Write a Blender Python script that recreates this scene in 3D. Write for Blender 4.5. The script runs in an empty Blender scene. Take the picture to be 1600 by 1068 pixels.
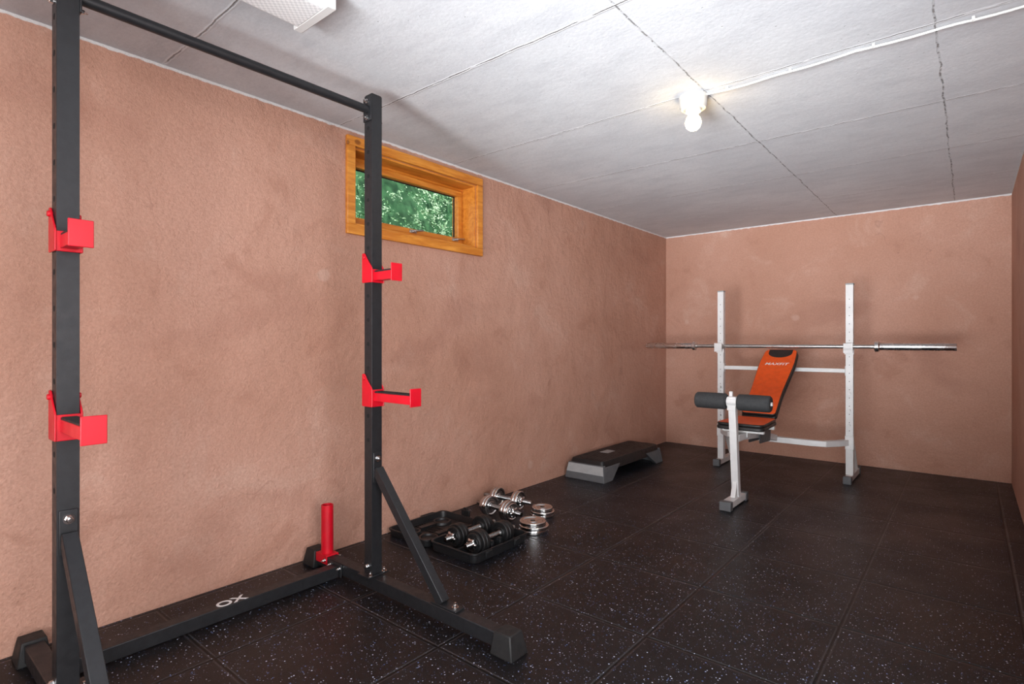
import bpy, bmesh, math, random
from mathutils import Vector, Matrix
random.seed(4)
sc = bpy.context.scene
col = sc.collection
R = math.radians

def lin(c):
    o = []
    for v in c:
        v = v / 255.0
        o.append(v / 12.92 if v <= 0.04045 else ((v + 0.055) / 1.055) ** 2.4)
    return (o[0], o[1], o[2], 1.0)

# ------------------------------------------------------------ node helpers
class NT:
    def __init__(s, name):
        s.m = bpy.data.materials.new(name)
        s.m.use_nodes = True
        s.t = s.m.node_tree
        s.b = s.t.nodes['Principled BSDF']
        s.tc = None
    def n(s, typ, **kw):
        x = s.t.nodes.new(typ)
        for k, v in kw.items():
            setattr(x, k, v)
        return x
    def set(s, sock, v):
        if hasattr(v, 'is_output'):
            s.t.links.new(v, sock)
        else:
            sock.default_value = v
    def obj(s):
        if not s.tc:
            s.tc = s.n('ShaderNodeTexCoord')
        return s.tc.outputs['Object']
    def math(s, op, a, b=None, c=None, clamp=False):
        x = s.n('ShaderNodeMath', operation=op)
        x.use_clamp = clamp
        s.set(x.inputs[0], a)
        if b is not None: s.set(x.inputs[1], b)
        if c is not None: s.set(x.inputs[2], c)
        return x.outputs[0]
    def noise(s, scale, detail=3, rough=.5, vec=None, dist=0):
        x = s.n('ShaderNodeTexNoise')
        s.set(x.inputs['Vector'], vec if vec is not None else s.obj())
        x.inputs['Scale'].default_value = scale
        x.inputs['Detail'].default_value = detail
        x.inputs['Roughness'].default_value = rough
        x.inputs['Distortion'].default_value = dist
        return x.outputs[0]
    def ramp(s, v, lo, hi, a=0.0, b=1.0):
        x = s.n('ShaderNodeMapRange')
        x.interpolation_type = 'SMOOTHSTEP'
        s.set(x.inputs['Value'], v)
        x.inputs['From Min'].default_value = lo
        x.inputs['From Max'].default_value = hi
        x.inputs['To Min'].default_value = a
        x.inputs['To Max'].default_value = b
        return x.outputs[0]
    def mix(s, f, a, b):
        x = s.n('ShaderNodeMix', data_type='RGBA')
        s.set(x.inputs[0], f); s.set(x.inputs[6], a); s.set(x.inputs[7], b)
        return x.outputs[2]
    def sep(s, v=None):
        x = s.n('ShaderNodeSeparateXYZ')
        s.set(x.inputs[0], v if v is not None else s.obj())
        return x.outputs
    def mapv(s, sc_, v=None):
        x = s.n('ShaderNodeMapping')
        s.set(x.inputs['Vector'], v if v is not None else s.obj())
        x.inputs['Scale'].default_value = sc_
        return x.outputs[0]
    def bump(s, h, strength=.3, dist=.01, nrm=None):
        x = s.n('ShaderNodeBump')
        s.set(x.inputs['Height'], h)
        x.inputs['Strength'].default_value = strength
        x.inputs['Distance'].default_value = dist
        if nrm is not None: s.set(x.inputs['Normal'], nrm)
        return x.outputs[0]
    def out(s, color=None, rough=None, metal=None, normal=None, spec=None):
        if color is not None: s.set(s.b.inputs['Base Color'], color)
        if rough is not None: s.set(s.b.inputs['Roughness'], rough)
        if metal is not None: s.set(s.b.inputs['Metallic'], metal)
        if normal is not None: s.set(s.b.inputs['Normal'], normal)
        if spec is not None: s.set(s.b.inputs['Specular IOR Level'], spec)
        return s.m

def simple(name, rgb, rough=.5, metal=0.0, var=.12, nscale=40, bstr=.08, bscale=300, spec=None):
    t = NT(name)
    c = lin(rgb)
    d = tuple(x * (1 - var) for x in c[:3]) + (1,)
    n = t.noise(nscale, 3)
    colr = t.mix(t.ramp(n, .35, .65), d, c)
    rg = t.ramp(t.noise(nscale * .6, 2), .3, .7, max(0, rough - .05), min(1, rough + .06))
    nb = t.bump(t.noise(bscale, 2), bstr, .001)
    return t.out(colr, rg, metal, nb, spec)

# ------------------------------------------------------------ materials
def wall_mat():
    t = NT('terracotta_plaster')
    big = t.noise(.8, 4, .6)
    med = t.noise(3.2, 5, .65, dist=.6)
    fine = t.noise(95, 3, .6)
    c = t.mix(t.ramp(big, .3, .7), lin((188, 142, 121)), lin((202, 158, 139)))
    c = t.mix(t.ramp(med, .52, .72, 0, .40), c, lin((211, 176, 159)))
    c = t.mix(t.ramp(med, .30, .44, .45, 0), c, lin((170, 123, 103)))
    sm = t.noise(1.4, 3, .5, vec=t.mapv((1, 1, 1.8)), dist=.3)
    c = t.mix(t.ramp(sm, .56, .72, 0, .40), c, lin((162, 116, 99)))
    c = t.mix(t.ramp(fine, .3, .7, .0, .28), c, lin((148, 102, 84)))
    # hairline cracks
    cr = t.noise(1.1, 4, .55, dist=.4)
    line = t.ramp(t.math('ABSOLUTE', t.math('SUBTRACT', cr, .5)), .0, .0018, 1, 0)
    msk = t.ramp(t.noise(1.7, 1), .5, .62)
    c = t.mix(t.math('MULTIPLY', t.math('MULTIPLY', line, msk), .35), c, lin((140, 100, 88)))
    # pale dots of filler
    v = t.n('ShaderNodeTexVoronoi'); t.set(v.inputs['Vector'], t.obj()); v.inputs['Scale'].default_value = 1.5
    dot = t.ramp(t.math('ADD', v.outputs['Distance'], t.math('MULTIPLY', t.noise(14, 2), .08)), .07, .10, .28, 0)
    c = t.mix(dot, c, lin((214, 186, 172)))
    # ceiling paint lapping over the top edge
    z = t.sep()[2]
    e = t.ramp(t.math('ADD', z, t.math('MULTIPLY', t.noise(25, 3), .016)), 2.085, 2.089)
    c = t.mix(e, c, lin((215, 213, 212)))
    h = t.math('ADD', t.math('MULTIPLY', t.noise(130, 4, .65), .8), t.math('MULTIPLY', t.noise(30, 4, .6), 1.2))
    nb = t.bump(h, .8, .006)
    nb = t.bump(t.noise(3.5, 4, .6), .6, .04, nb)
    return t.out(c, .72, 0, nb, .4)

def ceil_mat():
    t = NT('painted_concrete')
    o = t.sep()
    wob = t.math('MULTIPLY', t.math('SUBTRACT', t.noise(6, 4, .65), .5), .03)
    X = t.math('ADD', o[0], wob); Y = t.math('ADD', o[1], wob)
    def dist(v, off, sp):
        f = t.math('FRACT', t.math('ADD', t.math('DIVIDE', t.math('SUBTRACT', v, off), sp), 100.5))
        return t.math('MULTIPLY', t.math('ABSOLUTE', t.math('SUBTRACT', f, .5)), sp)
    dy = dist(Y, .79 , .775)
    dx = dist(X, -.09, .78)
    brk = t.ramp(t.noise(9, 3, .7), .36, .52)
    brk2 = t.ramp(t.noise(30, 3, .7), .42, .56)
    ly = t.math('MULTIPLY', t.ramp(dy, .001, .0045, 1, 0), brk)
    lx = t.math('MULTIPLY', t.math('MULTIPLY', t.ramp(dx, .001, .0040, 1, 0), t.math('MAXIMUM', brk2, .25)), 1.0)
    # x-joints only on the strip near the lamp side
    lx = t.math('MULTIPLY', lx, t.ramp(o[0], -1.2, -1.15))
    hi = t.math('MULTIPLY', t.ramp(dy, .004, .012, 1, 0), .5)
    g = t.noise(1.2, 4, .6)
    st = t.noise(4, 5, .7, vec=t.mapv((1.2, 3, 1)))
    c = t.mix(t.ramp(g, .3, .7), lin((200, 203, 208)), lin((214, 217, 221)))
    c = t.mix(t.ramp(st, .42, .68, 0, .40), c, lin((184, 187, 193)))
    c = t.mix(t.ramp(t.noise(70, 3, .7), .35, .7, 0, .25), c, lin((178, 181, 186)))
    c = t.mix(hi, c, lin((228, 230, 233)))
    c = t.mix(t.math('MULTIPLY', ly, .75), c, lin((115, 115, 117)))
    c = t.mix(t.math('MULTIPLY', lx, .8), c, lin((95, 92, 90)))
    pit = t.n('ShaderNodeTexVoronoi'); t.set(pit.inputs['Vector'], t.obj()); pit.inputs['Scale'].default_value = 22
    pm = t.math('MULTIPLY', t.ramp(pit.outputs['Distance'], .03, .07, 1, 0), t.ramp(t.noise(2.5, 2), .52, .6))
    c = t.mix(t.math('MULTIPLY', pm, .5), c, lin((150, 150, 150)))
    h = t.math('ADD', t.math('MULTIPLY', st, .4), t.math('MULTIPLY', t.noise(60, 4, .7), .5))
    h = t.math('ADD', h, t.math('MULTIPLY', hi, 1.0))
    h = t.math('SUBTRACT', h, t.math('MULTIPLY', t.math('MAXIMUM', lx, ly), 1.5))
    h = t.math('SUBTRACT', h, pm)
    return t.out(c, .8, 0, t.bump(h, .45, .0045), .2)

def floor_mat():
    t = NT('speckled_rubber_tiles')
    o = t.sep()
    def cell(v, off):
        q = t.math('ADD', t.math('DIVIDE', t.math('SUBTRACT', v, off), .505), 100)
        f = t.math('FRACT', q)
        d = t.math('SUBTRACT', .5, t.math('ABSOLUTE', t.math('SUBTRACT', f, .5)))
        return t.math('MULTIPLY', d, .505), t.math('FLOOR', q)
    dx, ix = cell(o[0], -.36)
    dy, iy = cell(o[1], 1.77)
    d = t.math('MINIMUM', dx, dy)
    gro = t.ramp(d, .0022, .0045, 1, 0)
    edge = t.ramp(d, .0, .012, 1, 0)
    seam_sheen = t.math('MULTIPLY', t.ramp(d, .004, .006), t.ramp(d, .006, .012, 1, 0))
    cv = t.n('ShaderNodeCombineXYZ'); t.set(cv.inputs[0], ix); t.set(cv.inputs[1], iy)
    wn = t.n('ShaderNodeTexWhiteNoise'); wn.noise_dimensions = '3D'; t.set(wn.inputs['Vector'], cv.outputs[0])
    c = t.mix(wn.outputs['Value'], lin((14, 13, 15)), lin((25, 23, 25)))
    c = t.mix(t.ramp(t.noise(260, 3, .7), .35, .65, 0, .5), c, lin((8, 8, 9)))
    c = t.mix(t.ramp(t.noise(1.6, 4, .6), .45, .8, 0, .3), c, lin((40, 36, 37)))
    c = t.mix(t.math('MULTIPLY', seam_sheen, .45), c, lin((82, 80, 82)))  # lighter band beside each joint: bevel sheen put into the colour
    def specks(scale, thr, base, k):
        v = t.n('ShaderNodeTexVoronoi'); t.set(v.inputs['Vector'], t.obj()); v.inputs['Scale'].default_value = scale
        cs = t.n('ShaderNodeSeparateColor'); t.set(cs.inputs[0], v.outputs['Color'])
        size = t.math('MULTIPLY', cs.outputs[1], .20)
        sp = t.math('LESS_THAN', v.outputs['Distance'], t.math('ADD', size, base))
        sp = t.math('MULTIPLY', sp, t.math('GREATER_THAN', cs.outputs[0], thr))
        spc = t.mix(cs.outputs[2], lin((90, 118, 175)), lin((205, 216, 242)))
        return t.math('MULTIPLY', sp, k), spc
    f, sc1 = specks(108, .66, .09, .9)
    c = t.mix(f, c, sc1)
    f, sc2 = specks(200, .80, .12, .5)
    c = t.mix(f, c, sc2)
    c = t.mix(gro, c, (.0012, .0012, .0012, 1))
    h = t.math('SUBTRACT', t.math('MULTIPLY', t.noise(330, 3, .7), .2), t.math('MULTIPLY', edge, 1.0))
    rg = t.ramp(t.noise(2.2, 4, .6), .3, .7, .32, .45)
    nb = t.bump(h, .55, .005)
    return t.out(c, rg, 0, nb, .36)

def wood_mat():
    t = NT('varnished_pine')
    v = t.mapv((14, 1.6, 14))
    n = t.noise(3.0, 5, .6, vec=v, dist=.6)
    w = t.n('ShaderNodeTexWave'); w.wave_type = 'BANDS'; w.bands_direction = 'X'
    t.set(w.inputs['Vector'], t.mapv((3, .35, 3))); w.inputs['Scale'].default_value = 9
    w.inputs['Distortion'].default_value = 5; w.inputs['Detail'].default_value = 3
    c = t.mix(t.ramp(n, .3, .7), lin((196, 116, 34)), lin((230, 158, 66)))
    c = t.mix(t.math('MULTIPLY', w.outputs[1], .35), c, lin((175, 92, 24)))
    kn = t.n('ShaderNodeTexVoronoi'); t.set(kn.inputs['Vector'], t.mapv((1, .7, 1))); kn.inputs['Scale'].default_value = 6
    c = t.mix(t.ramp(kn.outputs['Distance'], .05, .10, .7, 0), c, lin((105, 48, 14)))
    return t.out(c, .35, 0, t.bump(n, .15, .002), .5)

M_wall = wall_mat(); M_ceil = ceil_mat(); M_floor = floor_mat(); M_wood = wood_mat()
M_blkm = simple('textured_black_powder_coat', (42, 43, 46), .42, .35, .15, 60, .25, 900)
M_red = simple('red_powder_coat', (200, 10, 34), .40, 0, .12, 20, .1, 700)
M_rub = simple('black_rubber', (26, 26, 27), .6, 0, .2, 60, .2, 500)
M_hole = simple('dark_hole', (6, 6, 7), .9)
M_chr = simple('polished_chrome', (215, 215, 215), .14, 1.0, .1, 30, .05, 200)
M_slv = simple('satin_chrome', (225, 225, 225), .26, 1.0, .06, 30, .05, 200)
M_steel = simple('brushed_steel', (200, 198, 196), .34, 1.0, .12, 80, .1, 400)
M_whm = simple('white_powder_coat', (220, 220, 220), .38, 0, .07, 15, .08, 500)
M_oran = simple('orange_vinyl', (232, 86, 14), .48, 0, .1, 30, .3, 700)
M_blkv = simple('black_vinyl', (30, 29, 29), .45, 0, .2, 40, .3, 600)
M_foam = simple('grey_black_foam', (52, 54, 56), .75, 0, .2, 90, .4, 500)
M_plast = simple('black_moulded_plastic', (27, 28, 30), .42, 0, .15, 50, .2, 500)
M_iron = simple('black_cast_iron', (36, 36, 37), .4, .3, .2, 70, .4, 500)
M_gry = simple('mid_grey_plastic', (92, 94, 97), .55, 0, .08, 40, .1, 500)
M_dgry = simple('dark_grey_plastic', (72, 74, 77), .5, 0, .1, 40, .15, 500)
M_lgry = simple('light_grey_plastic', (162, 164, 165), .55, 0, .08, 40, .1, 500)
M_wplas = simple('white_plastic', (206, 206, 205), .4, 0, .05, 20, .05, 300)
M_base = simple('grey_white_ceramic', (185, 182, 177), .4, 0, .05, 20, .05, 300)
M_ink = simple('white_print', (225, 225, 225), .5, 0, .03)

def glass_mat():
    t = NT('window_glass')
    t.b.inputs['Transmission Weight'].default_value = 1
    t.b.inputs['IOR'].default_value = 1.02
    t.b.inputs['Roughness'].default_value = 0.0
    n = t.noise(3, 3)
    c = t.mix(n, (.93, .96, .95, 1), (1, 1, 1, 1))
    return t.out(c)
M_glass = glass_mat()

def diffuser_mat():
    t = NT('prismatic_diffuser')
    ck = t.n('ShaderNodeTexChecker'); t.set(ck.inputs['Vector'], t.obj()); ck.inputs['Scale'].default_value = 110
    c = t.mix(ck.outputs[1], lin((205, 207, 209)), lin((228, 229, 230)))
    return t.out(c, .3, 0, t.bump(ck.outputs[1], .4, .003), .5)
M_diff = diffuser_mat()

def bulb_mat():
    t = NT('lit_opal_bulb')
    n = t.noise(10, 1)
    c = t.mix(n, (1, .70, .34, 1), (1, .76, .42, 1))
    t.set(t.b.inputs['Emission Color'], c)
    t.b.inputs['Emission Strength'].default_value = 30
    return t.out((1, .9, .75, 1), .3)
M_bulb = bulb_mat()

def leaf_mat(name, a, b):
    t = NT(name)
    c = t.mix(t.ramp(t.noise(7, 4, .7), .38, .62), lin(a), lin(b))
    return t.out(c, .7, 0)
M_leaf = leaf_mat('evergreen_foliage', (85, 135, 85), (190, 215, 178))
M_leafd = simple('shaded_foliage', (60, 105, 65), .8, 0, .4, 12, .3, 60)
M_grass = simple('grass', (80, 115, 55), .9, 0, .4, 30, .5, 100)
M_thread = NT('threaded_chrome')
_w = M_thread.n('ShaderNodeTexWave'); _w.bands_direction = 'X'; M_thread.set(_w.inputs['Vector'], M_thread.obj()); _w.inputs['Scale'].default_value = 60
M_thread = M_thread.out(M_thread.mix(_w.outputs[1], lin((110, 110, 110)), lin((215, 215, 215))), .22, 1.0, M_thread.bump(_w.outputs[1], .6, .002))

# ------------------------------------------------------------ mesh helpers
def V(*a): return Vector(a)

def setmi(fs, mi):
    for f in fs: f.material_index = mi

def box(bm, c, s, mi=0, rot=None, top=(1, 1), topoff=(0, 0)):
    """box centred c, size s; top=(sx,sy) scales the top face"""
    vs = []
    for dz in (-.5, .5):
        for dx, dy in ((-.5, -.5), (.5, -.5), (.5, .5), (-.5, .5)):
            kx, ky = (top if dz > 0 else (1, 1))
            p = V(dx * s[0] * kx + (topoff[0] if dz > 0 else 0), dy * s[1] * ky + (topoff[1] if dz > 0 else 0), dz * s[2])
            if rot is not None: p = rot @ p
            vs.append(bm.verts.new(p + V(*c)))
    f = [(3, 2, 1, 0), (4, 5, 6, 7), (0, 1, 5, 4), (1, 2, 6, 5), (2, 3, 7, 6), (3, 0, 4, 7)]
    fs = [bm.faces.new([vs[i] for i in q]) for q in f]
    setmi(fs, mi)
    return fs

def bb(bm, x0, x1, y0, y1, z0, z1, mi=0, **k):
    return box(bm, ((x0 + x1) / 2, (y0 + y1) / 2, (z0 + z1) / 2), (x1 - x0, y1 - y0, z1 - z0), mi, **k)

def frame(ax):
    ax = ax.normalized()
    up = V(0, 0, 1) if abs(ax.z) < .95 else V(1, 0, 0)
    a = ax.cross(up).normalized()
    b = a.cross(ax).normalized()
    return a, b

def lathe(bm, prof, org, axis, seg=32, mi=0, lobes=None, mis=None):
    """prof = [(r,h)...] revolved around axis from org, ends capped"""
    org = V(*org); ax = V(*axis).normalized(); a, b = frame(ax)
    rings = []
    for r, h in prof:
        if r <= 1e-6:
            rings.append([bm.verts.new(org + ax * h)])
        else:
            ring = []
            for i in range(seg):
                th = 2 * math.pi * i / seg
                rr = r
                if lobes: rr = r * (1 + lobes[1] * math.cos(lobes[0] * th))
                ring.append(bm.verts.new(org + ax * h + (a * math.cos(th) + b * math.sin(th)) * rr))
            rings.append(ring)
    fs = []
    for k in range(len(rings) - 1):
        A, B = rings[k], rings[k + 1]
        m = mis[k] if mis else mi
        for i in range(seg):
            j = (i + 1) % seg
            if len(A) == 1 and len(B) == 1: break
            if len(A) == 1: f = bm.faces.new((A[0], B[i], B[j]))
            elif len(B) == 1: f = bm.faces.new((A[i], B[0], A[j]))
            else: f = bm.faces.new((A[i], B[i], B[j], A[j]))
            f.material_index = m
            fs.append(f)
    for ring, m in ((rings[0], mis[0] if mis else mi), (rings[-1], mis[-1] if mis else mi)):
        if len(ring) > 1:
            f = bm.faces.new(ring); f.material_index = m
    return fs

def cyl(bm, p0, p1, r, r1=None, seg=24, mi=0):
    p0 = V(*p0); p1 = V(*p1)
    L = (p1 - p0).length
    lathe(bm, [(r, 0), (r if r1 is None else r1, L)], p0, p1 - p0, seg, mi)

def sweep(bm, pts, r, seg=12, mi=0, phase=0.0, up=None):
    pts = [V(*p) for p in pts]
    prev = None; rings = []
    for i, p in enumerate(pts):
        t = (pts[min(i + 1, len(pts) - 1)] - pts[max(i - 1, 0)]).normalized()
        if prev is None:
            u = V(*up) if up else (V(0, 0, 1) if abs(t.z) < .95 else V(1, 0, 0))
            a = (u - t * u.dot(t)).normalized()
        else:
            a = (prev - t * prev.dot(t)).normalized()
        prev = a
        b = t.cross(a)
        k = 1.0
        if 0 < i < len(pts) - 1:
            d0 = (p - pts[i - 1]).normalized(); k = 1 / max(.6, d0.dot(t))
        rings.append([bm.verts.new(p + (a * math.cos(phase + 2 * math.pi * q / seg) + b * math.sin(phase + 2 * math.pi * q / seg) * k) * r) for q in range(seg)])
    for A, B in zip(rings, rings[1:]):
        for i in range(seg):
            j = (i + 1) % seg
            f = bm.faces.new((A[i], A[j], B[j], B[i])); f.material_index = mi
    for ring in (rings[0], rings[-1]):
        f = bm.faces.new(ring); f.material_index = mi

def sq(bm, pts, w, mi=0):
    sweep(bm, pts, w / math.sqrt(2), 4, mi, math.pi / 4)

def beam(bm, p0, p1, w, h, mi=0):
    """rectangular beam, w horizontal width, h other"""
    p0 = V(*p0); p1 = V(*p1); t = (p1 - p0).normalized()
    a, b = frame(t)
    vs = []
    for p in (p0, p1):
        for sa, sb in ((-1, -1), (1, -1), (1, 1), (-1, 1)):
            vs.append(bm.verts.new(p + a * sa * w / 2 + b * sb * h / 2))
    for q in [(3, 2, 1, 0), (4, 5, 6, 7), (0, 1, 5, 4), (1, 2, 6, 5), (2, 3, 7, 6), (3, 0, 4, 7)]:
        f = bm.faces.new([vs[i] for i in q]); f.material_index = mi

def outline(pts, r, n=5):
    """round the corners of a 2D polygon"""
    o = []
    m = len(pts)
    for i in range(m):
        p = Vector(pts[i]); a = Vector(pts[i - 1]); b = Vector(pts[(i + 1) % m])
        rr = r[i] if isinstance(r, (list, tuple)) else r
        if rr <= 0:
            o.append(p); continue
        da = (a - p).normalized(); db = (b - p).normalized()
        s = p + da * rr; e = p + db * rr
        for k in range(n + 1):
            t = k / n
            o.append((1 - t) ** 2 * s + 2 * t * (1 - t) * p + t * t * e)
    return o

def prism(bm, pts, h0, h1, mat4=None, mi=0, mi_top=None, mi_side=None):
    M = mat4 or Matrix.Identity(4)
    A = [bm.verts.new(M @ V(p[0], p[1], h0)) for p in pts]
    B = [bm.verts.new(M @ V(p[0], p[1], h1)) for p in pts]
    f = bm.faces.new(list(reversed(A))); f.material_index = mi
    f = bm.faces.new(B); f.material_index = mi if mi_top is None else mi_top
    n = len(pts)
    for i in range(n):
        j = (i + 1) % n
        f = bm.faces.new((A[i], A[j], B[j], B[i])); f.material_index = mi if mi_side is None else mi_side

def root(name, loc, label, category, group=None):
    e = bpy.data.objects.new(name, None)
    e.empty_display_size = .1
    e.location = loc
    col.objects.link(e)
    e['label'] = label; e['category'] = category
    if group: e['group'] = group
    return e

def absloc(o):
    l = Vector((0, 0, 0))
    while o: l += o.location; o = o.parent
    return l

def mk(name, bm, mats, parent=None, bev=.0, seg=2, label=None, category=None, local=False, smooth=35, kind=None, origin=None):
    """bm is built in world coordinates unless local"""
    bmesh.ops.recalc_face_normals(bm, faces=bm.faces)
    if parent is not None and not local:
        bmesh.ops.translate(bm, verts=bm.verts, vec=-absloc(parent))
    if parent is None and origin is not None:
        bmesh.ops.translate(bm, verts=bm.verts, vec=-V(*origin))
    me = bpy.data.meshes.new(name)
    bm.to_mesh(me); bm.free()
    for m in (mats if isinstance(mats, (list, tuple)) else [mats]):
        me.materials.append(m)
    for p in me.polygons: p.use_smooth = True
    me.set_sharp_from_angle(angle=R(smooth))
    o = bpy.data.objects.new(name, me)
    col.objects.link(o)
    if parent is not None: o.parent = parent
    elif origin is not None: o.location = origin
    if bev > 0:
        b = o.modifiers.new('Bevel', 'BEVEL'); b.width = bev; b.segments = seg
        b.limit_method = 'ANGLE'; b.angle_limit = R(35); b.harden_normals = False
    if label: o['label'] = label
    if category: o['category'] = category
    if kind: o['kind'] = kind
    return o

def nb(): return bmesh.new()

def text(name, body, size, M, mat, parent, ext=.0006, shear=0, off=.0, sx=1.0):
    cu = bpy.data.curves.new(name, 'FONT'); cu.body = body; cu.size = size; cu.extrude = ext
    cu.align_x = 'CENTER'; cu.align_y = 'CENTER'; cu.shear = shear; cu.offset = off
    tmp = bpy.data.objects.new('tmp', cu); col.objects.link(tmp)
    bpy.context.view_layer.update()
    me = bpy.data.meshes.new_from_object(tmp)
    bpy.data.objects.remove(tmp)
    me.transform(Matrix.Diagonal((sx, 1, 1, 1)))
    me.transform(M)
    me.transform(Matrix.Translation(-absloc(parent)))
    me.materials.clear(); me.materials.append(mat)
    me.name = name
    o = bpy.data.objects.new(name, me); col.objects.link(o); o.parent = parent
    return o

# ------------------------------------------------------------ room shell
XL, YB, XR, H = -2.40, 5.37, .23, 2.09
Y0 = -1.8; XE = 1.7; YR = 1.7; T = .16
def struct(name, boxes, mat, bev=0):
    bm = nb()
    for b in boxes: bb(bm, *b)
    return mk(name, bm, mat, kind='structure', bev=bev)

struct('floor', [(XL - T, XE + T, Y0 - T, YB + T, -.1, 0)], M_floor)
struct('ceiling', [(XL - T, XE + T, Y0 - T, YB + T, H, H + .12)], M_ceil)
WY0, WY1, WZ0, WZ1 = 1.640, 2.535, 1.610, 2.005
struct('wall_left', [(XL - T, XL, Y0 - T, WY0, 0, H), (XL - T, XL, WY1, YB + T, 0, H),
                     (XL - T, XL, WY0, WY1, 0, WZ0), (XL - T, XL, WY0, WY1, WZ1, H)], M_wall)
struct('wall_back', [(XL, XR, YB, YB + T, 0, H)], M_wall)
struct('wall_right', [(XR, XR + T, YR, YB + T, 0, H)], M_wall)
struct('wall_return', [(XR + T, XE, YR, YR + T, 0, H)], M_wall)
struct('wall_side', [(XE, XE + T, Y0, YR + T, 0, H)], M_wall)
struct('wall_front', [(XL, XE + T, Y0 - T, Y0, 0, H)], M_wall)

# ------------------------------------------------------------ window
win = bpy.data.objects.new('window_1', None); col.objects.link(win)
win.location = (XL, (WY0 + WY1) / 2, WZ0); win['kind'] = 'structure'
win['label'] = 'small high basement window with varnished pine frame'; win['category'] = 'window'
bm = nb()
tw = .055; x0, x1 = XL + .001, XL + .021
bb(bm, x0, x1, WY0 - .048, WY1 + .048, WZ1, WZ1 + .048)
bb(bm, x0, x1, WY0 - .048, WY1 + .048, WZ0 - .048, WZ0)
bb(bm, x0, x1, WY0 - .048, WY0, WZ0, WZ1)
bb(bm, x0, x1, WY1, WY1 + .048, WZ0, WZ1)
mk('casing', bm, M_wood, win, .003)
bm = nb(); lt = .012
bb(bm, XL - .15, XL, WY0 , WY1, WZ1 - lt, WZ1 - .0005)
bb(bm, XL - .15, XL, WY0, WY1, WZ0 + .0005, WZ0 + lt)
bb(bm, XL - .15, XL, WY0 + .0005, WY0 + lt, WZ0 + lt, WZ1 - lt)
bb(bm, XL - .15, XL, WY1 - lt, WY1 - .0005, WZ0 + lt, WZ1 - lt)
mk('lining', bm, M_wood, win, .001)
bm = nb()
a0, a1, c0, c1 = WY0 + lt, WY1 - lt, WZ0 + lt, WZ1 - lt
def ring(bm, xa, xb, y0, y1, z0, z1, w):
    bb(bm, xa, xb, y0, y1, z1 - w, z1); bb(bm, xa, xb, y0, y1, z0, z0 + w)
    bb(bm, xa, xb, y0, y0 + w, z0 + w, z1 - w); bb(bm, xa, xb, y1 - w, y1, z0 + w, z1 - w)
ring(bm, XL - .148, XL - .100, a0, a1, c0, c1, .018)
mk('frame', bm, M_wood, win, .003)
bm = nb()
ring(bm, XL - .143, XL - .088, a0 + .020, a1 - .020, c0 + .020, c1 - .020, .034)
sash = mk('sash', bm, M_wood, win, .004)
bm = nb()
ring(bm, XL - .128, XL - .120, a0 + .054, a1 - .054, c0 + .054, c1 - .054, .005)
mk('glazing_strip', bm, M_rub, win)
bm = nb()
bb(bm, XL - .126, XL - .122, a0 + .0535, a1 - .0535, c0 + .0535, c1 - .0535)
mk('pane', bm, M_glass, win)
for yy in (2.10, 2.44):
    bm = nb()
    zc = c0 + .038
    box(bm, (XL - .084, yy, zc), (.008, .05, .018))
    cyl(bm, (XL - .082, yy, zc), (XL - .062, yy, zc), .006, seg=16)
    sweep(bm, [(XL - .064, yy, zc), (XL - .060, yy + .02, zc + .004), (XL - .058, yy + .055, zc + .008)], .005, 10)
    mk('latch', bm, M_steel, win, .001)

# ------------------------------------------------------------ outside
bm = nb(); bb(bm, -7, XL - T - .02, -1, 8, 1.30, 1.42)
mk('ground', bm, M_grass, kind='structure')
bm = nb()
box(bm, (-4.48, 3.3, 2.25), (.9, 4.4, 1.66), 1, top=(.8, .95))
# drooping sprays of foliage
for c_ in range(1500):
    y = random.uniform(1.1, 5.5); z = random.uniform(1.5, 3.1)
    x = -3.86 + .10 * math.sin(y * 5 + z * 2) + .08 * math.sin(z * 7 + y) + random.uniform(-.16, .10) - (z - 1.42) * .05
    dr = V(random.uniform(.1, .8), random.uniform(-1, 1), random.uniform(-.9, .1)).normalized()
    L = random.uniform(.08, .20)
    for k in range(20):
        u_ = k / 20
        p = V(x, y, z) + dr * L * u_ + V(random.uniform(-.012, .012), random.uniform(-.012, .012), random.uniform(-.012, .012) - .05 * u_ * u_)
        s = random.uniform(.009, .020) * (1.15 - u_ * .5)
        d = (dr + V(random.uniform(-.8, .8), random.uniform(-.8, .8), random.uniform(-.8, .8))).normalized()
        e = d.cross(V(random.uniform(-1, 1), random.uniform(-1, 1), random.uniform(-1, 1))).normalized()
        q = [bm.verts.new(p - d * s), bm.verts.new(p + e * s * .4), bm.verts.new(p + d * s), bm.verts.new(p - e * s * .4)]
        bm.faces.new(q)
hd = mk('hedge', bm, [M_leaf, M_leafd], origin=(-4.2, 3.3, 1.42), label='dense green evergreen hedge outside the basement window', category='hedge', kind='stuff')

# ------------------------------------------------------------ ceiling lamp
LX, LY = -.93, 2.36
lr = root('ceiling_lamp', (LX, LY, H), 'round white ceiling lamp holder with a lit bare bulb', 'ceiling lamp')
bm = nb()
lathe(bm, [(.060, 0), (.060, .012), (.058, .014), (.057, .045), (.052, .055), (.034, .058), (.034, .068), (0.0, .068)], (LX, LY, H - .0005), (0, 0, -1), 48)
mk('lamp_base', bm, M_base, lr, .001)
bm = nb()
lathe(bm, [(0, .060), (.014, .062), (.015, .074), (.022, .085), (.030, .098), (.034, .112), (.033, .124), (.028, .136), (.018, .145), (0, .148)], (LX, LY, H), (0, 0, -1), 32)
mk('bulb', bm, M_bulb, lr, smooth=80, label='glowing warm white bulb')
bm = nb()
pts = []
n = 26
for i in range(n + 1):
    u = i / n
    x = LX + .058 + (XR - LX - .060) * u
    pts.append((x, LY + .006 * math.sin(u * 9) + .010 * u, H - .007 - .005 * abs(math.sin(u * math.pi * 4))))
sweep(bm, pts, .0045, 8)
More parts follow.
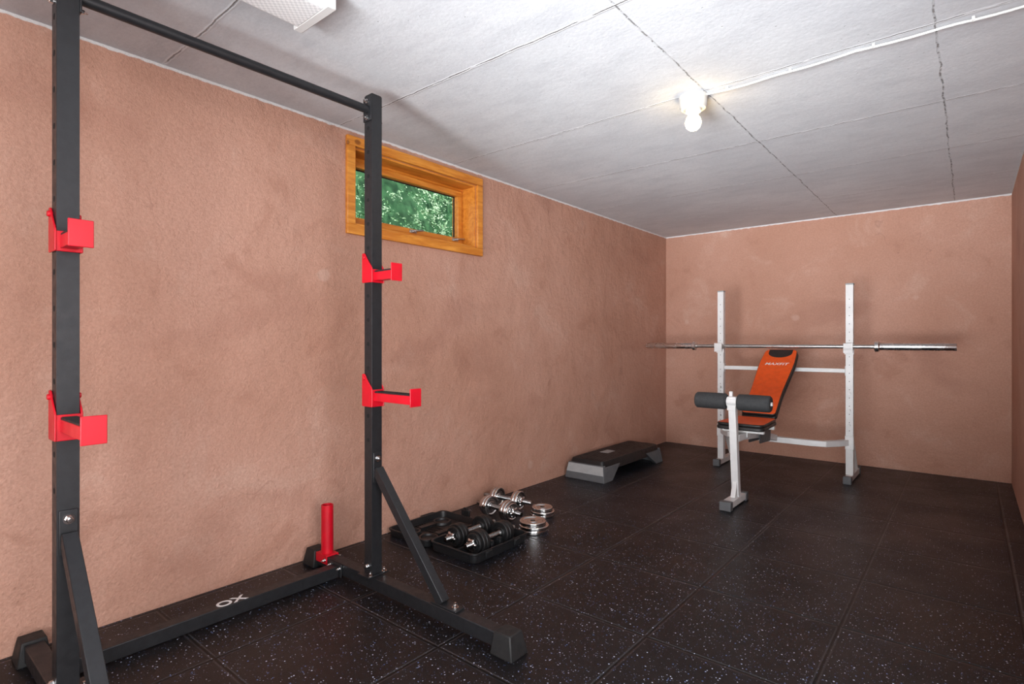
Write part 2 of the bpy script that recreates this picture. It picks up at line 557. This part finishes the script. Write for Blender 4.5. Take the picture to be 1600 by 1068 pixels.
for u in (.08, .3, .55, .8):
    box(bm, (LX + .058 + (XR - LX - .06) * u, LY + .006 * math.sin(u * 9) + .010 * u, H - .0065), (.008, .018, .012))
mk('electrical_cable', bm, M_wplas, origin=(LX + .06, LY, H - .006), label='thin white cable clipped along the painted ceiling', category='cable')

# fluorescent luminaire
fr = root('fluorescent_light_fixture', (-1.585, .35, H), 'white ceiling light fixture with prismatic diffuser, switched off', 'ceiling light')
bm = nb()
bb(bm, -1.66, -1.51, -.25, .94, H - .045, H - .001)
bb(bm, -1.685, -1.485, .925, .955, H - .062, H - .001, 0)
bb(bm, -1.685, -1.485, -.28, -.25, H - .062, H - .001, 0)
mk('housing', bm, M_wplas, fr, .003)
bm = nb()
prism(bm, outline([(-.094, 0), (.094, 0), (.080, -.030), (-.080, -.030)], [0, 0, .012, .012]), -.25, .924,
      Matrix.Translation((-1.585, 0, H - .032)) @ Matrix(((1, 0, 0, 0), (0, 0, 1, 0), (0, 1, 0, 0), (0, 0, 0, 1))))
mk('diffuser', bm, M_diff, fr, .001)

# ------------------------------------------------------------ pull-up / squat rack
PX = -1.895; PYS = (.384, 1.39); PW = .05
rk = root('squat_rack', (PX, .887, 0), 'black steel squat rack with pull-up bar and red bar holders', 'squat rack')
def hexbolt(p, ax, r=.009, parent=None):
    bm = nb(); p = V(*p); ax = V(*ax)
    lathe(bm, [(r * 1.5, 0), (r * 1.5, .0025)], p, ax, 20)
    lathe(bm, [(r, .0025), (r, .009), (r * .8, .011)], p, ax, 6)
    cyl(bm, p + ax * .010, p + ax * .018, r * .5, seg=12)
    mk('bolt', bm, M_chr, parent, smooth=25)

for k, py in enumerate(PYS):
    bm = nb()
    zb = .068
    bb(bm, PX - PW / 2, PX + PW / 2, py - PW / 2, py + PW / 2, zb, 2.028)
    box(bm, (PX, py, zb + .003), (.075, .10, .006))
    z = .62
    while z < 1.90:
        if True:
            for sy in (-1, 1):
                cyl(bm, (PX, py + sy * (PW / 2 - .001), z), (PX, py + sy * (PW / 2 + .0006), z), .0085, seg=20, mi=1)
        z += .098
    box(bm, (PX, py, 2.029), (.046, .046, .006), 1)
    mk('upright', bm, [M_blkm, M_hole], rk, .0025)
    # foot beam
    bm = nb()
    bb(bm, -2.30, -1.19, py - PW / 2, py + PW / 2, .016, .066)
    fb = mk('foot_beam', bm, M_blkm, rk, .0025)
    for ex, sgn in ((-2.325, -1), (-1.165, 1)):
        bm = nb()
        box(bm, (ex, py, .0375), (.095, .088, .075), top=(.72, .72), topoff=(-sgn * .004, 0))
        mk('end_cap', bm, M_rub, fb, .004)
    # brace
    bm = nb()
    beam(bm, (PX + .030, py, .50), (-1.475, py, .072), .036, .036)
    box(bm, (PX + .028, py, .51), (.006, .042, .12))
    box(bm, (-1.455, py, .070), (.13, .046, .006))
    mk('brace', bm, M_blkm, rk, .002)
    hexbolt((PX + .031, py, .545), (1, 0, 0), .009, rk)
    hexbolt((-1.415, py, .073), (0, 0, 1), .008, rk)
    hexbolt((PX, py - .0255, .105), (0, -1, 0), .008, rk)
    hexbolt((PX + .028, py - .034, .074), (0, 0, 1), .007, rk)
    hexbolt((PX + .028, py + .034, .074), (0, 0, 1), .007, rk)

def holder(name, py, z0, z1, zp, L, tip0, tip1, parent):
    """bracket z0..z1 on the upright, arm from zp, tip plate at length L"""
    g = .0012; t = .005; hw = PW / 2 + g
    bm = nb()
    for s in (-1, 1):
        y = py + s * (hw + t / 2)
        # side cheek: full width low, narrow ear above
        pts = outline([(-.034, z0), (.034, z0), (.034, zp + .050), (-.004, z1 - .02), (-.016, z1), (-.034, z1)], [.006, .004, .008, .01, .008, .008], 4)
        M = Matrix.Translation((PX, y - t / 2, 0)) @ Matrix(((1, 0, 0, 0), (0, 0, 1, 0), (0, 1, 0, 0), (0, 0, 0, 1)))
        prism(bm, pts, 0, t, M)
    bb(bm, PX + hw, PX + hw + t, py - hw - t, py + hw + t, z0, zp + .046)
    bb(bm, PX + hw + t, PX + L, py - .019, py + .019, zp, zp + .034)
    bb(bm, PX + L, PX + L + .005, py - .027, py + .027, tip0, tip1)
    # locking pin
    cyl(bm, (PX - .018, py - hw - t - .006, z1 - .018), (PX - .018, py + hw + t + .006, z1 - .018), .008, seg=18)
    h = mk(name, bm, M_red, parent, .0018)
    bm = nb()
    bb(bm, PX + hw + t + .002, PX + L - .001, py - .0175, py + .0175, zp + .0342, zp + .0392)
    nst = int((L - .05) / .012)
    for i in range(nst):
        x = PX + hw + t + .008 + i * .012
        bb(bm, x, x + .005, py - .016, py + .016, zp + .039, zp + .041)
    mk('rubber_pad', bm, M_rub, h)
    return h
for py in PYS:
    holder('bar_hook', py, 1.262, 1.384, 1.270, .148, 1.262, 1.332, rk)
    holder('safety_arm', py, .756, .890, .780, .262, .772, .842, rk)

# connecting beam with lettering
bm = nb()
CX = -2.125
bb(bm, CX - .025, CX + .025, PYS[0] + .031, PYS[1] - .031, .004, .052)
for py, s in ((PYS[0], 1), (PYS[1], -1)):
    bb(bm, CX - .045, CX + .045, py + s * .0255, py + s * .031, .006, .062)
cb = mk('connecting_beam', bm, M_blkm, rk, .0025)
text('lettering', 'OX', .062, Matrix.Translation((CX, .921, .0525)) @ Matrix.Rotation(R(90), 4, 'Z'), M_ink, cb, .0004, off=.0012, sx=1.12)
for py, s in ((PYS[0], 1), (PYS[1], -1)):
    for dx in (-.036, .036):
        hexbolt((CX + dx, py + s * .031, .045), (0, s, 0), .006, rk)
# pull-up bar
bm = nb()
cyl(bm, (PX, PYS[0] + .030, 1.968), (PX, PYS[1] - .030, 1.968), .0165, seg=32)
for py, s in ((PYS[0], 1), (PYS[1], -1)):
    box(bm, (PX, py + s * .028, 1.968), (.052, .005, .095))
mk('pull_up_bar', bm, M_blkm, rk, .001)
for py, s in ((PYS[0], -1), (PYS[1], 1), (PYS[0], 1), (PYS[1], -1)):
    yy = py + s * (.0255 if s * (1 if py > 1 else -1) > 0 else .0305)
    for dz in (.034, -.034):
        hexbolt((PX, yy, 1.968 + dz), (0, s, 0), .006, rk)
# plate holder tube
bm = nb()
lathe(bm, [(.0265, 0), (.0265, .215), (.0215, .215), (.0215, .01), (0, .01)], (-2.235, PYS[1], .072), (0, 0, 1), 32)
box(bm, (-2.235, PYS[1], .0695), (.085, .062, .006))
for s in (-1, 1):
    box(bm, (-2.235, PYS[1] + s * .0285, .052), (.085, .005, .035))
    hexbolt((-2.235 + .03, PYS[1] + s * .031, .052), (0, s, 0), .006, rk)
mk('bar_holder_tube', bm, M_red, rk, .001, label='red vertical steel tube holder')

# ------------------------------------------------------------ weight bench
UX = (-1.61, -.679); UY = 4.70
wb = root('weight_bench', (-1.14, 4.1, 0), 'orange and black weight bench with white steel bar stand', 'weight bench')
for ux in UX:
    bm = nb()
    bb(bm, ux - .024, ux + .024, UY - .024, UY + .024, .05, 1.44)
    # bar cup
    bb(bm, ux - .030, ux + .030, UY - .085, UY - .0245, .962, .972)
    bb(bm, ux - .030, ux + .030, UY - .085, UY - .079, .940, 1.010)
    bb(bm, ux - .030, ux + .030, UY - .030, UY - .0245, .930, 1.005)
    for z in (.645, .52, .41):
        cyl(bm, (ux, UY - .024, z), (ux, UY - .055, z), .009, seg=14)
        cyl(bm, (ux, UY - .055, z), (ux, UY - .060, z), .013, seg=14)
    for z in [.30 + .06 * i for i in range(18)]:
        cyl(bm, (ux, UY - .0235, z + .012), (ux, UY - .0246, z + .012), .003, seg=10, mi=1)
    mk('upright', bm, [M_whm, M_hole], wb, .003)
    bm = nb(); box(bm, (ux, UY, 1.443), (.052, .052, .012)); mk('post_cap', bm, M_lgry, wb, .003)
    bm = nb()
    bb(bm, ux - .022, ux + .022, 4.60, 5.00, .008, .050)
    ft = mk('foot', bm, M_whm, wb, .003)
    for yy in (4.592, 5.008):
        bm = nb(); bb(bm, ux - .027, ux + .027, yy - .022, yy + .022, 0, .055)
        mk('end_cap', bm, M_gry, ft, .004)
    bm = nb()
    beam(bm, (ux, 4.95, .055), (ux, UY + .028, .36), .032, .018)
    mk('brace', bm, M_whm, wb, .002)
bm = nb()
sq(bm, [(UX[0] + .02, UY - .02, .285), (UX[0] + .06, UY - .10, .285), (UX[0] + .13, UY - .185, .285), (UX[0] + .20, UY - .2, .285),
        (UX[1] - .20, UY - .2, .285), (UX[1] - .13, UY - .185, .285), (UX[1] - .06, UY - .10, .285), (UX[1] - .02, UY - .02, .285)], .042)
for ux in UX: box(bm, (ux, UY - .027, .285), (.056, .006, .10))
mk('lower_crossbar', bm, M_whm, wb, .003)
bm = nb()
bb(bm, UX[0] + .024, UX[1] - .024, UY - .012, UY + .012, .793, .823)
for ux, s in ((UX[0], 1), (UX[1], -1)): box(bm, (ux + s * .027, UY, .808), (.006, .044, .07))
mk('upper_crossbar', bm, M_whm, wb, .003)
BX = -1.14
# front leg
bm = nb()
sq(bm, [(BX, 3.60, .05), (BX, 3.535, .60)], .044)
box(bm, (BX, 3.59, .10), (.03, .12, .10), top=(1, .35))
mk('front_leg', bm, M_whm, wb, .003)
bm = nb()
bb(bm, BX - .03, BX + .03, 3.42, 3.70, .010, .050)
ft = mk('foot', bm, M_whm, wb, .003)
for yy in (3.408, 3.71):
    bm = nb(); bb(bm, BX - .035, BX + .035, yy - .022, yy + .022, 0, .055); mk('end_cap', bm, M_gry, ft, .004)
bm = nb()
sq(bm, [(BX, 3.585, .415), (BX, 3.70, .412), (BX, 4.0, .385), (BX, 4.30, .335), (BX, 4.475, .300)], .044)
beam(bm, (BX - .13, 3.74, .442), (BX + .13, 3.74, .442), .03, .022)
beam(bm, (BX - .13, 3.98, .442), (BX + .13, 3.98, .442), .03, .022)
for s in (-1, 1): box(bm, (BX + s * .026, 3.78, .425), (.006, .10, .05))
mk('main_tube', bm, M_whm, wb, .003)
# backrest adjuster
AL = math.atan2(.46, .67)
HY, HZ = 4.055, .492
u = V(0, math.cos(AL), math.sin(AL)); nn = V(0, -math.sin(AL), math.cos(AL))
bm = nb()
for s in (-1, 1):
    x = BX + s * .035
    prism(bm, outline([(3.96, .33), (4.22, .315), (4.24, .40), (4.12, .50), (4.02, .475)], .02), 0, .005,
          Matrix.Translation((x, 0, 0)) @ Matrix(((0, 0, 1, 0), (1, 0, 0, 0), (0, 1, 0, 0), (0, 0, 0, 1))))
    p = V(x, HY, HZ) + u * .05 - nn * .036
    beam(bm, p, V(x, HY, HZ) + u * .70 - nn * .036, .022, .022)
cyl(bm, (BX - .06, 4.06, .445), (BX + .06, 4.06, .445), .011, seg=16)
p = V(BX, HY, HZ) + u * .40 - nn * .045
beam(bm, (BX, 4.20, .365), p, .028, .028)
mk('backrest_adjuster', bm, M_dgry, wb, .002)
# seat
bm = nb()
prism(bm, outline([(-.15, 3.645), (.15, 3.645), (.128, 4.045), (-.128, 4.045)], [.045, .045, .025, .025], 7), .455, .480, Matrix.Translation((BX, 0, 0)), 1)
prism(bm, outline([(-.148, 3.650), (.148, 3.650), (.126, 4.040), (-.126, 4.040)], [.045, .045, .025, .025], 7), .4795, .500, Matrix.Translation((BX, 0, 0)), 1, mi_top=0)
mk('seat', bm, [M_oran, M_blkv], wb, .008, 3)
# backrest
MB = Matrix.Translation((BX, HY, HZ)) @ Matrix.Rotation(AL, 4, 'X')
bm = nb()
ol = [(-.118, .015), (.118, .015), (.112, .25), (.130, .62), (.118, .80), (-.118, .80), (-.130, .62), (-.112, .25)]
prism(bm, outline(ol, [.03, .03, .06, .06, .045, .045, .06, .06], 6), -.025, .0, MB, 1)
ol2 = [(x * .975, .02 + (y - .015) * .99) for x, y in ol]
prism(bm, outline(ol2, [.03, .03, .06, .06, .045, .045, .06, .06], 6), -.0005, .025, MB, 1, mi_top=0)
br = mk('backrest', bm, [M_oran, M_blkv], wb, .008, 3)
bm = nb()
pts = [(-.085, .787)] + [(-.085 * math.cos(math.pi * i / 14), .745 - .06 * math.sin(math.pi * i / 14)) for i in range(15)] + [(.085, .787)]
prism(bm, pts, .0245, .0262, MB)
mk('head_patch', bm, M_blkv, br, label='black vinyl head patch')
text('lettering', 'MAXFIT', .042, MB @ Matrix.Translation((0, .60, .0255)), M_ink, br, .0005, shear=.2, off=.0003, sx=1.12)
# leg roller
RY, RZ = 3.525, .648
bm = nb()
cyl(bm, (BX - .235, RY, RZ), (BX + .235, RY, RZ), .012, seg=20)
box(bm, (BX, RY + .003, RZ - .01), (.052, .05, .085))
cyl(bm, (BX - .031, RY, RZ), (BX + .031, RY, RZ), .030, seg=24)
box(bm, (BX - .014, RY + .02, RZ + .040), (.020, .020, .045))
mk('roller_axle', bm, M_whm, wb, .003)
for s in (-1, 1):
    bm = nb()
    lathe(bm, [(.013, 0), (.043, .0), (.050, .008), (.051, .05), (.051, .13), (.050, .184), (.043, .192), (.016, .192), (.014, .185)],
          (BX + s * .034, RY, RZ), (s, 0, 0), 40)
    mk('foam_roller', bm, M_foam, wb, .001, label='dark foam leg roller')

# barbell
bcx, bY, bZ = -1.165, UY - .045, .9865
bar = root('barbell', (bcx, bY, bZ), 'chrome barbell without plates resting on the bench stand', 'barbell')
bm = nb()
prof = [(.0145, -.66)]
for h in (-.40, -.13, .13, .40):
    prof += [(.0145, h - .004), (.0132, h - .003), (.0132, h + .003), (.0145, h + .004)]
prof.append((.0145, .66))
lathe(bm, prof, (bcx, bY, bZ), (1, 0, 0), 24)
mk('shaft', bm, M_steel, bar, label='brushed steel grip shaft')
for s in (-1, 1):
    bm = nb()
    lathe(bm, [(.0145, .640), (.030, .642), (.037, .646), (.037, .668), (.031, .674), (.0245, .676), (.0245, .685), (.025, .69), (.025, 1.094), (.0235, 1.098), (.0, 1.098)],
          (bcx, bY, bZ), (s, 0, 0), 36)
    mk('sleeve', bm, M_slv, bar, smooth=30)

# ------------------------------------------------------------ step platform
sx0, sx1, sy0, sy1 = -2.365, -2.025, 3.48, 4.47
st = root('aerobic_step', ((sx0 + sx1) / 2, (sy0 + sy1) / 2, 0), 'black aerobic step platform with grey riser blocks', 'aerobic step')
cx = (sx0 + sx1) / 2; cy = (sy0 + sy1) / 2
bm = nb()
MS = Matrix.Translation((cx, cy, 0))
W, L = .17, .495
def oct_(w, l, c): return outline([(-w, -l), (w, -l), (w, l), (-w, l)], c, 4)
def loft(bm, rings, mi=0):
    rr = [[bm.verts.new(MS @ V(p[0], p[1], z)) for p in r] for r, z in rings]
    for A, B in zip(rr, rr[1:]):
        for i in range(len(A)):
            j = (i + 1) % len(A)
            f = bm.faces.new((A[i], A[j], B[j], B[i])); f.material_index = mi
    bm.faces.new(rr[0]).material_index = mi
    bm.faces.new(rr[-1]).material_index = mi
loft(bm, [(oct_(.150, .475, .02), .075), (oct_(.142, .462, .03), .128), (oct_(.136, .455, .03), .146), (oct_(.130, .449, .03), .150)])
for i in range(13):
    x = -.114 + i * .019
    bb(bm, cx + x, cx + x + .009, cy - .43, cy + .43, .1495, .1525)
mk('platform', bm, M_plast, st, .002)
for s in (-1, 1):
    bm = nb()
    ya = cy + s * .335
    # hollow riser: end wall, two side legs, inner web
    def qb(x0, x1, y0, y1, z0, z1, tx0, tx1, ty0, ty1, mi=0):
        vs = [bm.verts.new(V(*p)) for p in ((x0, y0, z0), (x1, y0, z0), (x1, y1, z0), (x0, y1, z0), (tx0, ty0, z1), (tx1, ty0, z1), (tx1, ty1, z1), (tx0, ty1, z1))]
        for q in [(3, 2, 1, 0), (4, 5, 6, 7), (0, 1, 5, 4), (1, 2, 6, 5), (2, 3, 7, 6), (3, 0, 4, 7)]:
            bm.faces.new([vs[i] for i in q]).material_index = mi
    yo, yi = cy + s * .495, cy + s * .46
    qb(sx0, sx1, min(yo, yi), max(yo, yi), 0, .118, sx0 + .020, sx1 - .020, min(cy + s * .474, cy + s * .44), max(cy + s * .474, cy + s * .44))
    for q in (-1, 1):
        xo = cx + q * .170; xi = cx + q * .135; to = cx + q * .151; ti = cx + q * .12
        y_a, y_b = sorted((cy + s * .459, cy + s * .37))
        ty_a, ty_b = sorted((cy + s * .459, cy + s * .22))
        qb(min(xo, xi), max(xo, xi), y_a, y_b, 0, .105, min(to, ti), max(to, ti), ty_a, ty_b)
    mk('riser', bm, M_gry, st, .004)
    bm = nb()
    # light trapezoid panel on the end wall
    vs = [bm.verts.new(V(*p)) for p in ((sx0 + .012, cy + s * .4895, .050), (sx1 - .012, cy + s * .4895, .050), (sx1 - .022, cy + s * .4765, .112), (sx0 + .022, cy + s * .4765, .112),
          (sx0 + .012, cy + s * .480, .050), (sx1 - .012, cy + s * .480, .050), (sx1 - .022, cy + s * .467, .112), (sx0 + .022, cy + s * .467, .112))]
    for q in [(0, 1, 2, 3), (7, 6, 5, 4), (0, 4, 5, 1), (1, 5, 6, 2), (2, 6, 7, 3), (3, 7, 4, 0)]:
        bm.faces.new([vs[i] for i in q])
    mk('end_panel', bm, M_lgry, st, .001, label='light grey end panel')
bm = nb(); box(bm, (cx - .02, 3.86, .1532), (.075, .12, .0012)); mk('badge', bm, M_lgry, st, label='pale grey badge')

# ------------------------------------------------------------ dumbbell case
def tray(bm, x0, x1, y0, y1, h, wall=.008, fl=.006, cr=.035, flare=.008, mi=0):
    cx_, cy_ = (x0 + x1) / 2, (y0 + y1) / 2
    hx, hy = (x1 - x0) / 2, (y1 - y0) / 2
    def rg(d, z): return [bm.verts.new(V(cx_ + p[0], cy_ + p[1], z)) for p in outline([(-hx + d, -hy + d), (hx - d, -hy + d), (hx - d, hy - d), (-hx + d, hy - d)], cr, 5)]
    rs = [rg(flare + .004, 0), rg(flare, .004), rg(.004, h - .010), rg(0, h - .009), rg(0, h), rg(wall, h), rg(wall + flare, fl)]
    for A, B in zip(rs, rs[1:]):
        for i in range(len(A)):
            j = (i + 1) % len(A); bm.faces.new((A[i], A[j], B[j], B[i])).material_index = mi
    bm.faces.new(rs[0]); bm.faces.new(rs[-1])
cs = root('dumbbell_case', (-2.05, 2.03, 0), 'open black plastic dumbbell case lying flat on the floor', 'dumbbell case')
bm = nb()
tray(bm, -2.045, -1.735, 1.825, 2.235, .050)
for x in (-1.815, -1.955):
    for y in (1.998, 2.060):
        bb(bm, x - .040, x + .040, y - .010, y + .010, .006, .0495)
        bb(bm, x - .040, x - .017, y - .010, y + .010, .049, .060)
        bb(bm, x + .017, x + .040, y - .010, y + .010, .049, .060)
bb(bm, -1.893, -1.877, 1.85, 2.21, .006, .034)
mk('tray', bm, M_plast, cs, .002)
bm = nb()
tray(bm, -2.372, -2.062, 1.825, 2.235, .040)
for x in (-2.285, -2.150):
    lathe(bm, [(.055, .006), (.050, .020), (.040, .020), (.036, .010), (0, .010)], (x, 1.92, 0), (0, 0, 1), 28)
    lathe(bm, [(.055, .006), (.050, .020), (.040, .020), (.036, .010), (0, .010)], (x, 2.14, 0), (0, 0, 1), 28)
    bb(bm, x - .018, x + .018, 1.975, 2.085, .006, .022)
for i in range(5):
    bb(bm, -2.345, -2.09, 1.995 + i * .016, 2.001 + i * .016, .006, .012)
mk('lid', bm, M_plast, cs, .0015)
for y in (1.92, 2.14):
    bm = nb(); box(bm, (-2.0535, y, .030), (.020, .045, .012)); cyl(bm, (-2.0535, y - .03, .035), (-2.0535, y + .03, .035), .005, seg=12)
    mk('hinge', bm, M_plast, cs, .001)
for y in (1.92, 2.13):
    bm = nb(); box(bm, (-1.731, y, .032), (.008, .045, .030)); box(bm, (-1.727, y, .040), (.005, .030, .010))
    mk('latch', bm, M_plast, cs, .0015)
bm = nb()
sweep(bm, [(-2.372, 2.07, .034), (-2.388, 2.08, .034), (-2.388, 2.16, .034), (-2.372, 2.17, .034)], .006, 10)
mk('handle', bm, M_plast, cs)
# upright corner clip on the lid's far edge
bm = nb(); box(bm, (-2.20, 2.244, .045), (.06, .012, .05)); box(bm, (-2.20, 2.244, .075), (.03, .010, .015)); mk('clip', bm, M_plast, cs, .002)

# ------------------------------------------------------------ dumbbells
def dumbbell(name, label, group, platemat, loc, rot, sizes, half, gap, nutmat):
    r = root(name, loc, label, 'dumbbell', group)
    r.rotation_euler = rot
    bm = nb()
    lathe(bm, [(.0115, -half), (.0125, -half + .003), (.0125, -gap + .0), (.0145, -gap + .002), (.0145, gap - .002), (.0125, gap), (.0125, half - .003), (.0115, half)],
          (0, 0, 0), (1, 0, 0), 20)
    mk('bar', bm, M_thread, r, local=True)
    for s in (-1, 1):
        x = gap + .004
        bm = nb(); lathe(bm, [(.013, 0), (.021, .0), (.021, .006), (.013, .006)], (s * (gap - .002), 0, 0), (s, 0, 0), 20); mk('collar', bm, nutmat, r, local=True)
        for rad, th in sizes:
            bm = nb()
            lathe(bm, [(.0135, .003), (.024, .003), (.026, .006), (rad * .72, .006), (rad * .80, .0), (rad * .96, 0), (rad, .003), (rad, th - .003), (rad * .96, th), (rad * .80, th), (rad * .72, th - .006), (.026, th - .006), (.024, th - .003), (.0135, th - .003)],
                  (s * x, 0, 0), (s, 0, 0), 40)
            mk('weight_plate', bm, platemat, r, .0008, local=True)
            x += th + .001
        bm = nb()
        lathe(bm, [(.022, 0), (.027, .002), (.027, .014), (.022, .018), (.014, .019), (.0135, .019)], (s * (x + .001), 0, 0), (s, 0, 0), 48, lobes=(6, .13))
        mk('star_nut', bm, nutmat, r, local=True, label='chrome star collar nut')
    return r
for i, x in enumerate((-1.815, -1.955)):
    dumbbell('dumbbell', 'black cast iron dumbbell with chrome bar in the open case', 'black dumbbells in the case', M_iron,
             (x, 2.03 - (.0 if i else .003), .0645), (R(8 * i), 0, R(90)), [(.056, .022), (.056, .022), (.048, .018)], .178, .058, M_chr)
dumbbell('dumbbell', 'chrome dumbbell lying on the rubber floor beside the case', 'chrome dumbbells', M_chr, (-2.105, 2.42, .058), (0, 0, R(-4)),
         [(.058, .020), (.058, .020), (.050, .016)], .178, .052, M_chr)
dumbbell('dumbbell', 'chrome dumbbell lying on the rubber floor near the wall', 'chrome dumbbells', M_chr, (-2.19, 2.60, .058), (0, 0, R(6)),
         [(.058, .020), (.058, .020)], .175, .052, M_chr)
# loose plates
def plate(loc, rad, th, label, rotz=0):
    bm = nb()
    lathe(bm, [(.0135, .003), (.026, .003), (.029, .006), (rad * .70, .006), (rad * .80, 0), (rad * .96, 0), (rad, .003), (rad, th - .003), (rad * .96, th), (rad * .80, th), (rad * .70, th - .006), (.029, th - .006), (.026, th - .002), (.0135, th - .002), (.0135, .003)],
          (0, 0, 0), (0, 0, 1), 48)
    o = mk('weight_plate', bm, M_chr, None, .0008, label=label, category='weight plate', origin=(0, 0, 0))
    o.location = loc; o['group'] = 'loose chrome weight plates'
z = .0005
for i, (dx, dy, r_) in enumerate(((0, 0, .080), (.004, .003, .080), (-.004, .002, .072))):
    plate((-1.82 + dx, 2.375 + dy, z), r_, .019, 'chrome weight plate in a small stack on the floor'); z += .0192
z = .0005
for i, (dx, dy, r_) in enumerate(((0, 0, .070), (.005, -.002, .070), (-.003, .004, .062))):
    plate((-1.94 + dx, 2.62 + dy, z), r_, .017, 'chrome weight plate in a smaller stack near the wall'); z += .0172

# ------------------------------------------------------------ lights
def area(name, loc, target, size, power, color=(1, 1, 1), sy=None, spread=180):
    l = bpy.data.lights.new(name, 'AREA'); l.energy = power; l.color = color
    l.shape = 'RECTANGLE'; l.size = size; l.size_y = sy or size; l.spread = R(spread)
    o = bpy.data.objects.new(name, l); col.objects.link(o)
    o.location = loc
    d = V(*target) - V(*loc)
    o.rotation_euler = d.to_track_quat('-Z', 'Y').to_euler()
area('rear_fill', (.6, -1.5, 1.35), (-1.2, 3.0, .9), 1.7, 82, (.95, .98, 1), 1.35)  # added soft fill behind the camera; the wall there has no opening
area('side_fill', (1.55, .2, 1.1), (-2.4, 1.4, 1.0), 1.8, 84, (.97, .98, 1), 1.4)  # added fill lamp by the side wall, which has no window
area('far_ceiling_fill', (-.5, -1.4, .80), (-1.0, 4.6, 2.6), 1.4, 28, (.94, .97, 1), 1.2, 50)  # unseen lamp added to brighten the far ceiling
area('near_ceiling_fill', (-.7, -.7, .35), (-.9, 3.6, 2.3), 1.3, 13, (.95, .98, 1), .8, 80)  # second unseen lamp, added to lift the ceiling ahead of the camera
sl = bpy.data.lights.new('sun', 'SUN'); sl.energy = 8; sl.angle = R(8); sl.color = (1, .98, .94)
so = bpy.data.objects.new('sun', sl); col.objects.link(so); so.location = (2, 0, 8)
so.rotation_euler = V(-.75, .35, -.75).to_track_quat('-Z', 'Y').to_euler()

w = bpy.data.worlds.new('world'); sc.world = w; w.use_nodes = True
bg = w.node_tree.nodes['Background']
sky = w.node_tree.nodes.new('ShaderNodeTexSky'); sky.sky_type = 'HOSEK_WILKIE'
sky.sun_direction = (.3, -.5, .8); sky.turbidity = 5
w.node_tree.links.new(sky.outputs[0], bg.inputs[0]); bg.inputs[1].default_value = 5.0

# ------------------------------------------------------------ camera
cd = bpy.data.cameras.new('camera'); cam = bpy.data.objects.new('camera', cd); col.objects.link(cam)
cd.sensor_width = 36; cd.lens = 864 / 1600 * 36; cd.clip_start = .02
cam.location = (0, 0, 1.02); cam.rotation_euler = (R(90), 0, R(39.65))
sc.camera = cam
sc.view_settings.view_transform = 'Standard'
sc.view_settings.look = 'None'
sc.view_settings.exposure = 0
